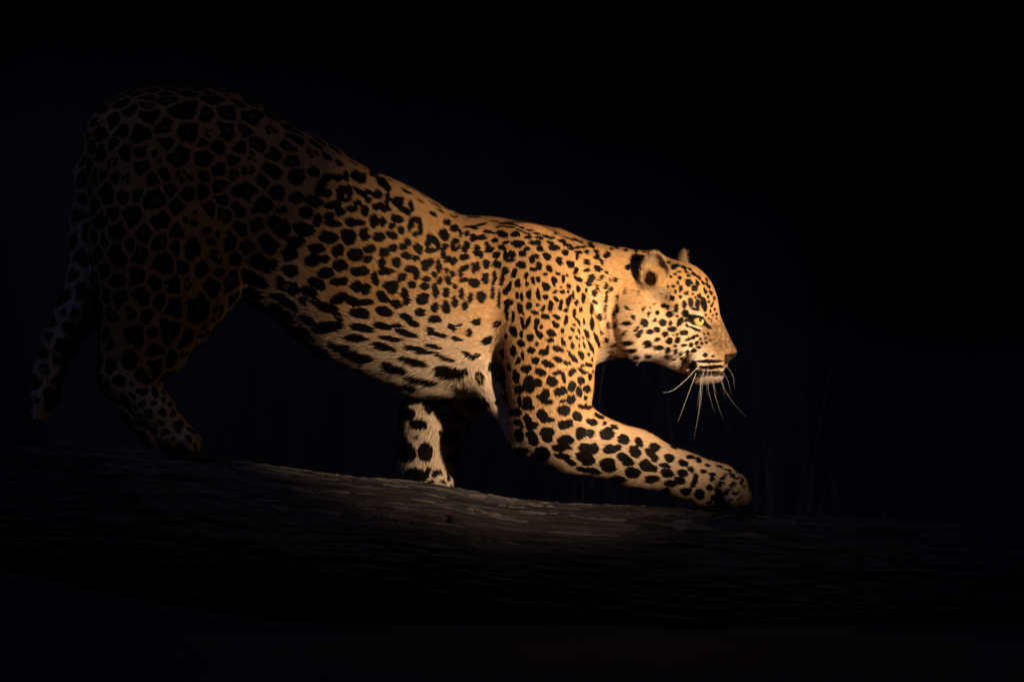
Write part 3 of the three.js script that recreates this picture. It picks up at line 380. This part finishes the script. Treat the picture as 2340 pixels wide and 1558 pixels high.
function coat(x, y, z, v, jit) {                         // colour of the hair rooted at this place
  const nx_ = nor[v * 3], ny_ = nor[v * 3 + 1], nz_ = nor[v * 3 + 2], hd = P('head', v), er = P('ear', v), fa = P('farArm', v);
  // ground colour: tan above, pale below, inside the legs and on the far leg's inner face
  let pale = ss(0.1, 0.85, ny_ + 0.25 * noise(x * 0.012, y * 0.012, z * 0.012)) * 0.9;
  pale = Math.max(pale, ss(620, 880, y - 0.25 * Math.abs(x - 980)) * 0.85 * (P('trunk', v) + P('flap', v)), fa * 0.85, (P('arm', v) + P('paw', v)) * ss(880, 1080, y) * 0.62, P('tail', v) * ss(-0.2, 0.5, nz_) * 0.7, P('hindFoot', v) * 0.6, P('flap', v) * 0.5);
  if (hd > 0.02) pale = Math.max(pale, hd * Math.max(ss(740, 830, y) * ss(1650, 1590, x), 0.9 * ss(822, 846, y), 0.4 * ss(640, 780, y) * ss(1640, 1580, x)));
  pale = Math.max(pale, P('neck', v) * ss(640, 790, y) * 0.8);
  pale = clamp(pale + 0.10 * noise(x * 0.05, y * 0.05, z * 0.05), 0, 1);
  for (let i = 0; i < 3; i++) out[i] = mix(TAN[i], PALE[i], pale);
  // warp for uneven outlines
  const w = 0.5 + 0.5 * (1 - hd), wx = 6.5 * w * noise(x * 0.055, y * 0.055, z * 0.055) + 2.2 * noise(x * 0.17, y * 0.17, z * 0.17), wy = 6.5 * w * noise(x * 0.055 + 31, y * 0.055, z * 0.055) + 2.2 * noise(x * 0.17, y * 0.17 + 57, z * 0.17), wz = 5 * w * noise(x * 0.055, y * 0.055 + 17, z * 0.055);
  let dark = 0, rust = 0;
  const onFace = hd + er, nearFace = onFace > 0.35 && nz_ > -0.25 && (x > 1474 || er > 0.2), fw = nearFace ? 0.32 : 0.55;
  if (nz_ > -0.3) {
    if (markAt(x + wx * fw, y + wy * fw, z) + jit * 1.0 < 0) dark = 1;
    else for (const f of rusts) { const a = x - f.x, b = y - f.y; if (a * a + b * b < 1600 && Math.abs(z - f.z) < 42) rust = Math.max(rust, ss(1.15, 0.7, Math.hypot((a * f.c + b * f.s) / f.ra, (b * f.c - a * f.s) / f.rb))); }
  }
  if (!dark && !nearFace) {
    let d1 = 1e9, d2 = 1e9, q1 = null; const X = x + wx, Y = y + wy, Z = z + wz;
    near(x, y, z, q => {
      const a = X - q.x, b = Y - q.y, c = Z - q.z, e = a * a + b * b + c * c, u = a * q.t[0] + b * q.t[1] + c * q.t[2], o = a * q.b[0] + b * q.b[1] + c * q.b[2];
      const d = Math.sqrt((u / q.str) ** 2 + (o * q.str) ** 2 + Math.max(0, e - u * u - o * o)) / q.s; if (d < d1) { d2 = d1; d1 = d; q1 = q; } else if (d < d2) d2 = d;
    });
    if (q1) {
      const h = q1.h, cellIn = (d2 - d1) * 0.5 - h.gap;
      if (q1.ros) {                                       // an open ring of a few blots round a rusty middle
        const a = X - q1.x, b = Y - q1.y, c = Z - q1.z, u = (a * q1.t[0] + b * q1.t[1] + c * q1.t[2]) / q1.s, o = (a * q1.b[0] + b * q1.b[1] + c * q1.b[2]) / q1.s;
        let f = 1e9; for (let i = 0; i < q1.n; i++) { const t = q1.ph + i * (5.2 / q1.n) + 0.35 * Math.sin(q1.id + i * 2.3), rr = 0.25 + 0.05 * Math.sin(q1.id * 1.7 + i * 4.1), br = 0.14 + 0.035 * Math.sin(q1.id * 0.7 + i * 1.9); f = smin(f, Math.hypot(u - Math.cos(t) * rr, o - Math.sin(t) * rr) - br, 0.06); }
        if (Math.max(f, -cellIn - 0.03) + jit * 0.025 < 0) dark = 1; else if (d1 < 0.27) rust = ss(0.27, 0.2, d1);
      } else if (smin(cellIn, h.r * q1.sz - d1, 0.12) + jit * 0.022 > 0) { dark = 1; if (q1.id % 5 < 3 && d1 < 0.17 + 0.04 * Math.sin(q1.id)) { dark = 0.72; rust = 0.9; } }
    }
  }
  for (let i = 0; i < 3; i++) out[i] = mix(out[i], RUST[i], rust * 0.75 * (1 - pale * 0.6));
  if (nearFace) {
    // plain brown nose bridge, grey-brown patch under the ear, black rim of eye, lips and nose leather
    const br = ss(1588, 1646, x + 0.25 * (800 - y) + 9 * noise(x * 0.06, y * 0.06, 2)) * ss(700, 750, y) * ss(840, 806, y) * (0.85 + 0.3 * noise(x * 0.2, y * 0.2, 9)); for (let i = 0; i < 3; i++) out[i] = mix(out[i], [0.085, 0.05, 0.027][i], clamp(br, 0, 1) * 0.9);
    const pt = ss(1, 0.4, Math.hypot((x - 1508) / 34, (y - 672) / 24)); for (let i = 0; i < 3; i++) out[i] = mix(out[i], [0.22, 0.15, 0.095][i], pt * 0.8);
    const ex = (x - 1589) * 0.97 + (y - 732) * 0.25, ey = -(x - 1589) * 0.25 + (y - 732) * 0.97, lid = Math.hypot(ex / 21, ey / 13.5);
    if (lid < 1.0 + 0.12 * jit) dark = 1;
    if (ey < -12 && ey > -19 && Math.abs(ex + 4) < 17) { for (let i = 0; i < 3; i++) out[i] = mix(out[i], PALE[i] * 0.8, 0.7); dark *= 0.3; }
    if (ey > 13 && ey < 17 && Math.abs(ex - 2) < 18) { for (let i = 0; i < 3; i++) out[i] = mix(out[i], PALE[i], 0.7); dark = 0; }
    if (x > 1652 && y > 806 && y < 832 && y > 806 + (1676 - x) * 0.15 && x - 1652 > (y - 812) * -0.3) dark = 0.92;
    if (y > 846 && x > 1576) for (let i = 0; i < 3; i++) out[i] = mix(out[i], [0.22, 0.17, 0.14][i], 0.85);
    if (x > 1586 && x < 1652 && y > 848 && y < 860 + 3 * noise(x * 0.1, y * 0.1, 4)) dark = Math.max(dark, 0.85);
    if (Math.abs(y - (848 + 5 * Math.cos((x - 1640) * 0.05))) < 4 && x > 1586) dark = 0.9;
  }
  if (er > 0.3) { const k = ss(0.3, 0.8, er), inn = nz_ > 0.1 ? ss(26, 14, Math.hypot(x - 1486, y - 638)) : 0; if (nz_ < -0.1) dark = Math.max(dark, k * (y < 604 && y > 590 ? 0 : 0.9)); else for (let i = 0; i < 3; i++) out[i] = mix(mix(out[i], [0.2, 0.12, 0.055][i], k * 0.8), [0.03, 0.018, 0.012][i], inn * 0.9); }  // inn: near-black in the ear hollow, its shade put into the colour
  for (let i = 0; i < 3; i++) out[i] = mix(out[i], BLACK[i], dark);
  return out;
}
const bodyCol = new Float32Array(nV * 3), bodyPos = new Float32Array(nV * 3), bodyNor = new Float32Array(nV * 3);
const leopard = new THREE.Group(); leopard.name = 'leopard'; leopard.position.copy(W(900, 1100, 0)); scene.add(leopard);
tag(leopard, 'spotted leopard creeping head low along the fallen log, lit warm from the right', 'leopard');
const L0 = leopard.position;
for (let v = 0; v < nV; v++) {
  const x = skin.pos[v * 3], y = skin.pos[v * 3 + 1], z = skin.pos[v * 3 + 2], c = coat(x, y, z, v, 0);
  bodyCol[v * 3] = c[0]; bodyCol[v * 3 + 1] = c[1]; bodyCol[v * 3 + 2] = c[2];
  bodyPos[v * 3] = (x - 1170) * S - L0.x; bodyPos[v * 3 + 1] = EYE + (779 - y) * S - L0.y; bodyPos[v * 3 + 2] = z * S - L0.z;
  bodyNor[v * 3] = nor[v * 3]; bodyNor[v * 3 + 1] = -nor[v * 3 + 1]; bodyNor[v * 3 + 2] = nor[v * 3 + 2];
}
const body = mesh('body', geo(bodyPos, skin.idx, bodyNor, bodyCol), new THREE.MeshPhysicalMaterial({ vertexColors: true, roughness: 0.9, specularIntensity: 0.16 }), leopard);
console.log('skin vertices', nV, 'triangles', skin.idx.length / 3, 'sites', sites.length);

// ---------------------------------------------------------------- eyes
const inLeo = (x, y, z) => W(x, y, z).sub(L0);
const fromHead = (x, y, z) => { const dx = x - HP[0]; return [HP[0] + dx * cY - z * sY, y, 8 + dx * sY + z * cY]; };
for (const s of [1, -1]) {
  const c = fromHead(eyeAt.x - 1, eyeAt.y + 1, s * (eyeAt.z - 7)), look = fromHead(eyeAt.x + 13, eyeAt.y - 1, s * (eyeAt.z + 9)).map((q, i) => q - c[i]);
  const e = mesh('eye', new THREE.SphereGeometry(15 * S, 32, 20), new THREE.MeshPhysicalMaterial({ color: new THREE.Color().setRGB(0.42, 0.27, 0.085), roughness: 0.12, clearcoat: 1, clearcoatRoughness: 0.04 }), leopard);
  e.position.copy(inLeo(...c));
  const dir = new THREE.Vector3(look[0], -look[1], look[2]).normalize();
  const pup = mesh('pupil', new THREE.SphereGeometry(5.4 * S, 20, 12), new THREE.MeshPhysicalMaterial({ color: 0x050403, roughness: 0.1, clearcoat: 1 }), e);
  pup.position.copy(dir.clone().multiplyScalar(11.6 * S));
}

// ---------------------------------------------------------------- fur
const FUR = true;
if (FUR) {
  const tri = skin.idx, nT = tri.length / 3, cum = new Float64Array(nT); let tot = 0;
  const vp = i => [skin.pos[i * 3], skin.pos[i * 3 + 1], skin.pos[i * 3 + 2]];
  for (let t = 0; t < nT; t++) {
    const a = vp(tri[t * 3]), b = vp(tri[t * 3 + 1]), c = vp(tri[t * 3 + 2]), v = tri[t * 3];
    const ux = b[0] - a[0], uy = b[1] - a[1], uz = b[2] - a[2], wx = c[0] - a[0], wy = c[1] - a[1], wz = c[2] - a[2];
    const area = Math.hypot(uy * wz - uz * wy, uz * wx - ux * wz, ux * wy - uy * wx) / 2;
    const face = P('head', v) + P('ear', v), seen = mix(0.22, 1, ss(-0.45, -0.1, nor[v * 3 + 2]));
    tot += area * seen * mix(1, 2.6, face) * mix(1, 1.7, P('paw', v) + P('hindFoot', v)); cum[t] = tot;
  }
  const nH = 560000, pos = new Float32Array(nH * 15), nn = new Float32Array(nH * 15), col = new Float32Array(nH * 15), idx = new Uint32Array(nH * 9);
  let m = 0;
  for (let n = 0; n < nH; n++) {
    let lo = 0, hi = nT - 1; const r = rnd() * tot; while (lo < hi) { const md = (lo + hi) >> 1; if (cum[md] < r) lo = md + 1; else hi = md; }
    let u = rnd(), w = rnd(); if (u + w > 1) { u = 1 - u; w = 1 - w; }
    const i0 = tri[lo * 3], i1 = tri[lo * 3 + 1], i2 = tri[lo * 3 + 2], q = 1 - u - w, L = (arr, k) => arr[i0 * 3 + k] * q + arr[i1 * 3 + k] * u + arr[i2 * 3 + k] * w;
    const x = L(skin.pos, 0), y = L(skin.pos, 1), z = L(skin.pos, 2); let a = L(nor, 0), b = L(nor, 1), c = L(nor, 2), l = Math.hypot(a, b, c) || 1; a /= l; b /= l; c /= l;
    let fx = L(flow, 0), fy = L(flow, 1), fz = L(flow, 2);
    const hd = P('head', i0), er = P('ear', i0), tr = P('trunk', i0) + P('flap', i0);
    const ex = x - 1589, ey = y - 732; if (hd > 0.3 && c > -0.2 && Math.hypot(ex / 15.5, (ey - 1) / 8) < 1) continue;
    // length and lie by region
    const belly = ss(0.25, 0.8, b) * tr, under = ss(0.3, 0.8, b) * (hd + P('neck', i0));
    let len = 9.5; len = mix(len, 7, P('arm', i0) + P('thigh', i0)); len = mix(len, 6, P('paw', i0) + P('hindFoot', i0)); len = mix(len, 26, belly); len = mix(len, 18, P('tail', i0)); len = mix(len, 15, P('farArm', i0) * 0.5);
    const fl = mix(7, 3.2, ss(1590, 1650, x)); len = mix(len, fl, hd); len = mix(len, 7, er); len = mix(len, 15, under * ss(1640, 1560, x)); len = mix(len, 16, hd * ss(1500, 1440, x)); len = mix(len, 12, P('flap', i0) * 0.8);
    len *= 0.7 + 0.6 * rnd();
    if (er > 0.4) { fx += 1.2 * (rnd() - 0.5); fz += 1.2 * (rnd() - 0.5); } fy += belly * 0.8 + under * 0.5; fx += 0.28 * (rnd() - 0.5) + 0.16 * noise(x * 0.03, y * 0.03, z * 0.03); fy += 0.28 * (rnd() - 0.5) + 0.16 * noise(x * 0.03 + 9, y * 0.03, z * 0.03); fz += 0.28 * (rnd() - 0.5);
    let d = fx * a + fy * b + fz * c; fx -= d * a; fy -= d * b; fz -= d * c; l = Math.hypot(fx, fy, fz) || 1; fx /= l; fy /= l; fz /= l;
    const lift = 0.2 + 0.22 * rnd() + 0.1 * belly, hw = mix(0.42, 0.3, hd + er) * (0.8 + 0.5 * rnd());
    const sx = fy * c - fz * b, sy = fz * a - fx * c, sz = fx * b - fy * a;
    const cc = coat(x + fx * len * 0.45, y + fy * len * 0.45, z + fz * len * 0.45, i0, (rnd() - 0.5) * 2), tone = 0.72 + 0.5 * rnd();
    const na = a + 0.4 * (rnd() - 0.5) - 0.25 * fx * lift, nb = b + 0.4 * (rnd() - 0.5) - 0.25 * fy * lift, nc = c + 0.4 * (rnd() - 0.5) - 0.25 * fz * lift, nl = Math.hypot(na, nb, nc);
    const o = m * 15, put = (k, t, up, wd) => {
      const X = x + fx * len * t + a * len * up + sx * wd, Y = y + fy * len * t + b * len * up + sy * wd, Z = z + fz * len * t + c * len * up + sz * wd;
      pos[o + k * 3] = (X - 1170) * S - L0.x; pos[o + k * 3 + 1] = EYE + (779 - Y) * S - L0.y; pos[o + k * 3 + 2] = Z * S - L0.z;
      nn[o + k * 3] = na / nl; nn[o + k * 3 + 1] = -nb / nl; nn[o + k * 3 + 2] = nc / nl;
      for (let i = 0; i < 3; i++) col[o + k * 3 + i] = cc[i] * tone;
    };
    put(0, 0, 0, -hw); put(1, 0, 0, hw); put(2, 0.55, lift * 0.7, -hw * 0.8); put(3, 0.55, lift * 0.7, hw * 0.8); put(4, 1, lift, 0);
    const f = m * 9, k = m * 5; idx.set([k, k + 2, k + 1, k + 1, k + 2, k + 3, k + 2, k + 4, k + 3], f);
    m++;
  }
  const fur = mesh('fur', geo(pos.subarray(0, m * 15), idx.subarray(0, m * 9), nn.subarray(0, m * 15), col.subarray(0, m * 15)), new THREE.MeshPhysicalMaterial({ vertexColors: true, roughness: 0.6, specularIntensity: 0.16, side: THREE.DoubleSide }), leopard);
  tag(fur, null, null, null, 'stuff');
}

// ---------------------------------------------------------------- whiskers
{
  const wm = new THREE.MeshStandardMaterial({ color: new THREE.Color().setRGB(0.42, 0.39, 0.36), roughness: 0.5 });
  const list = [
    [[1597, 832], [1562, 868], [1532, 891], [1511, 895]], [[1589, 850], [1572, 893], [1545, 963]], [[1600, 850], [1597, 900], [1591, 950], [1580, 1000]],
    [[1604, 846], [1601, 890], [1594, 942]], [[1612, 850], [1618, 900], [1630, 944]], [[1636, 852], [1662, 905], [1700, 952]], [[1608, 840], [1597, 880], [1588, 930]],
    [[1615, 838], [1611, 870], [1612, 905]], [[1622, 846], [1630, 900], [1648, 960]], [[1650, 850], [1660, 868], [1668, 900]], [[1660, 838], [1672, 858], [1676, 890]], [[1476, 806], [1462, 822], [1452, 836]],
    [[1644, 858], [1650, 880], [1652, 905]], [[1628, 866], [1630, 885], [1636, 900]]];
  list.forEach((c, k) => {
    const z0 = skinZ(c[0][0], c[0][1]); const z = Number.isFinite(z0) && z0 > -60 ? z0 - 2 : 60;
    mesh('whisker', whiskerGeo(c.map(([x, y], i) => inLeo(x, y, z + (k < 9 ? 26 : 8) * i)), (k < 3 ? 0.46 : 0.28) * S), wm, leopard);
  });
}

// ---------------------------------------------------------------- dry grass
function grass(name, label, count, place, tall, seed, pale = 1) {
  const r = mulberry(seed), pos = [], idx = [], col = [];
  for (let n = 0; n < count; n++) {
    const [x, z] = place(r), y = rise(x, z) - 0.02, h = tall * (0.45 + 0.75 * r()), a = r() * 6.283, bend = h * (0.1 + 0.75 * r() * r()), bx = Math.cos(a) * bend, bz = Math.sin(a) * bend, wd = 0.0008 + 0.0009 * r(), c = Math.cos(a + 1.3), s = Math.sin(a + 1.3), k = pos.length / 3, t = 0.6 + 0.6 * r();
    for (let i = 0; i <= 4; i++) { const f = i / 4, w = wd * (1 - f * 0.92); for (const e of [-1, 1]) { pos.push(x + bx * f * f + c * w * e, y + h * f * (1 - 0.18 * f * bend / h), z + bz * f * f + s * w * e); col.push(0.17 * t * pale, 0.155 * t * pale, 0.12 * t * pale); } if (i) { const b = k + i * 2; idx.push(b - 2, b - 1, b, b - 1, b + 1, b); } }
  }
  const g = mesh(name, geo(pos, idx, null, col), new THREE.MeshStandardMaterial({ vertexColors: true, roughness: 0.9, side: THREE.DoubleSide }), scene);
  return tag(g, label, null, null, 'stuff');
}
tag(grass('tall_grass', 'thin dry grass standing in the dark behind the leopard', 26000, r => { const z = -4.5 - 9 * r(); return [-(0.5 + 0.1 * -z) * 1.35 + (r() * (0.55 + 0.45 * r())) * (1.35 + 0.19 * -z), z]; }, 0.85, 11), null, 'grass');
tag(grass('sparse_grass', 'scattered bent grass stems in the dark just behind the log', 170, r => [0.07 + 0.75 * r(), -0.55 - 1.0 * r()], 0.66, 13, 1.4), null, 'grass');
tag(grass('log_grass', 'few dry grass stalks along the far side of the log', 16, r => { const a = r() < 0.3; return a ? [0.5 + 0.5 * r(), -0.5 - 0.2 * r()] : [0.42 + 0.25 * r(), -0.5 - 0.3 * r()]; }, 0.8, 12), null, 'grass');

// ---------------------------------------------------------------- searchlight on its stand, outside the frame on the right: what lights the animal
{
  const lamp = new THREE.Group(); lamp.name = 'searchlight'; lamp.position.set(BEAM_AT.x, rise(BEAM_AT.x, BEAM_AT.z), BEAM_AT.z); scene.add(lamp);
  tag(lamp, 'black searchlight on a tripod stand aimed at the leopard', 'lamp');
  const dark = new THREE.MeshStandardMaterial({ color: 0x15161a, roughness: 0.5, metalness: 0.4 });
  const dir = BEAM_TO.clone().sub(BEAM_AT).normalize(), q = new THREE.Quaternion().setFromUnitVectors(new THREE.Vector3(0, 1, 0), dir), c = BEAM_AT.clone().sub(lamp.position).addScaledVector(dir, -0.02);
  const house = mesh('housing', new THREE.LatheGeometry([[0, -0.17], [0.03, -0.165], [0.05, -0.14], [0.09, -0.03], [0.095, 0], [0.088, 0], [0.08, -0.03], [0.03, -0.12], [0, -0.125]].map(p => new THREE.Vector2(...p)), 40), dark, lamp);
  house.position.copy(c); house.quaternion.copy(q);
  const lens = mesh('lens', new THREE.CylinderGeometry(0.086, 0.086, 0.006, 40), new THREE.MeshStandardMaterial({ color: 0x332a1c, emissive: BEAM.color, emissiveIntensity: 1.5, roughness: 0.3 }), lamp);
  lens.position.copy(c.clone().addScaledVector(dir, -0.006)); lens.quaternion.copy(q);
  const top = c.y - 0.1; const post = mesh('post', new THREE.CylinderGeometry(0.012, 0.014, top - 0.3, 14), dark, lamp); post.position.set(c.x, 0.3 + (top - 0.3) / 2, c.z);
  for (let k = 0; k < 3; k++) { const a = k * 2.094 + 0.4, p = new THREE.Vector3(Math.cos(a) * 0.3, 0, Math.sin(a) * 0.3), b = new THREE.Vector3(0, 0.42, 0), l = p.distanceTo(b), g = mesh('leg', new THREE.CylinderGeometry(0.008, 0.009, l, 10), dark, lamp); g.position.copy(p.clone().add(b).multiplyScalar(0.5)); g.quaternion.setFromUnitVectors(new THREE.Vector3(0, 1, 0), b.clone().sub(p).normalize()); }
  const yoke = mesh('yoke', new THREE.TorusGeometry(0.1, 0.007, 10, 30, Math.PI), dark, lamp); yoke.position.copy(c.clone().addScaledVector(dir, -0.06)); yoke.rotation.set(0, Math.atan2(dir.x, dir.z), Math.PI);
  const beam = new THREE.SpotLight(BEAM.color, BEAM.power, 0, BEAM.angle, BEAM.penumbra, 2);
  beam.position.copy(BEAM_AT); beam.target.position.copy(BEAM_TO); beam.castShadow = true; beam.shadow.radius = 1.6; beam.shadow.mapSize.set(2048, 2048);
  scene.add(beam, beam.target);
  const core = new THREE.SpotLight(BEAM.color, BEAM.core, 0, BEAM.coreAngle, 1, 2);                 // the hot middle of the reflector's beam
  core.position.copy(BEAM_AT).addScaledVector(dir, 0.002); core.target.position.copy(BEAM.coreTo); core.castShadow = true; core.shadow.radius = 1.6;
  scene.add(core, core.target);
  const spill = new THREE.SpotLight(BEAM.color, BEAM.spill, 0, BEAM.spillAngle, 1, 2);             // the bulb seen past the reflector
  spill.position.copy(BEAM_AT).addScaledVector(dir, 0.004); spill.target.position.copy(BEAM_TO); spill.castShadow = true; spill.shadow.radius = 1.6;
  scene.add(spill, spill.target);
}
scene.traverse(o => { if (o.isMesh) { o.castShadow = true; o.receiveShadow = true; } });
renderer.render(scene, camera);
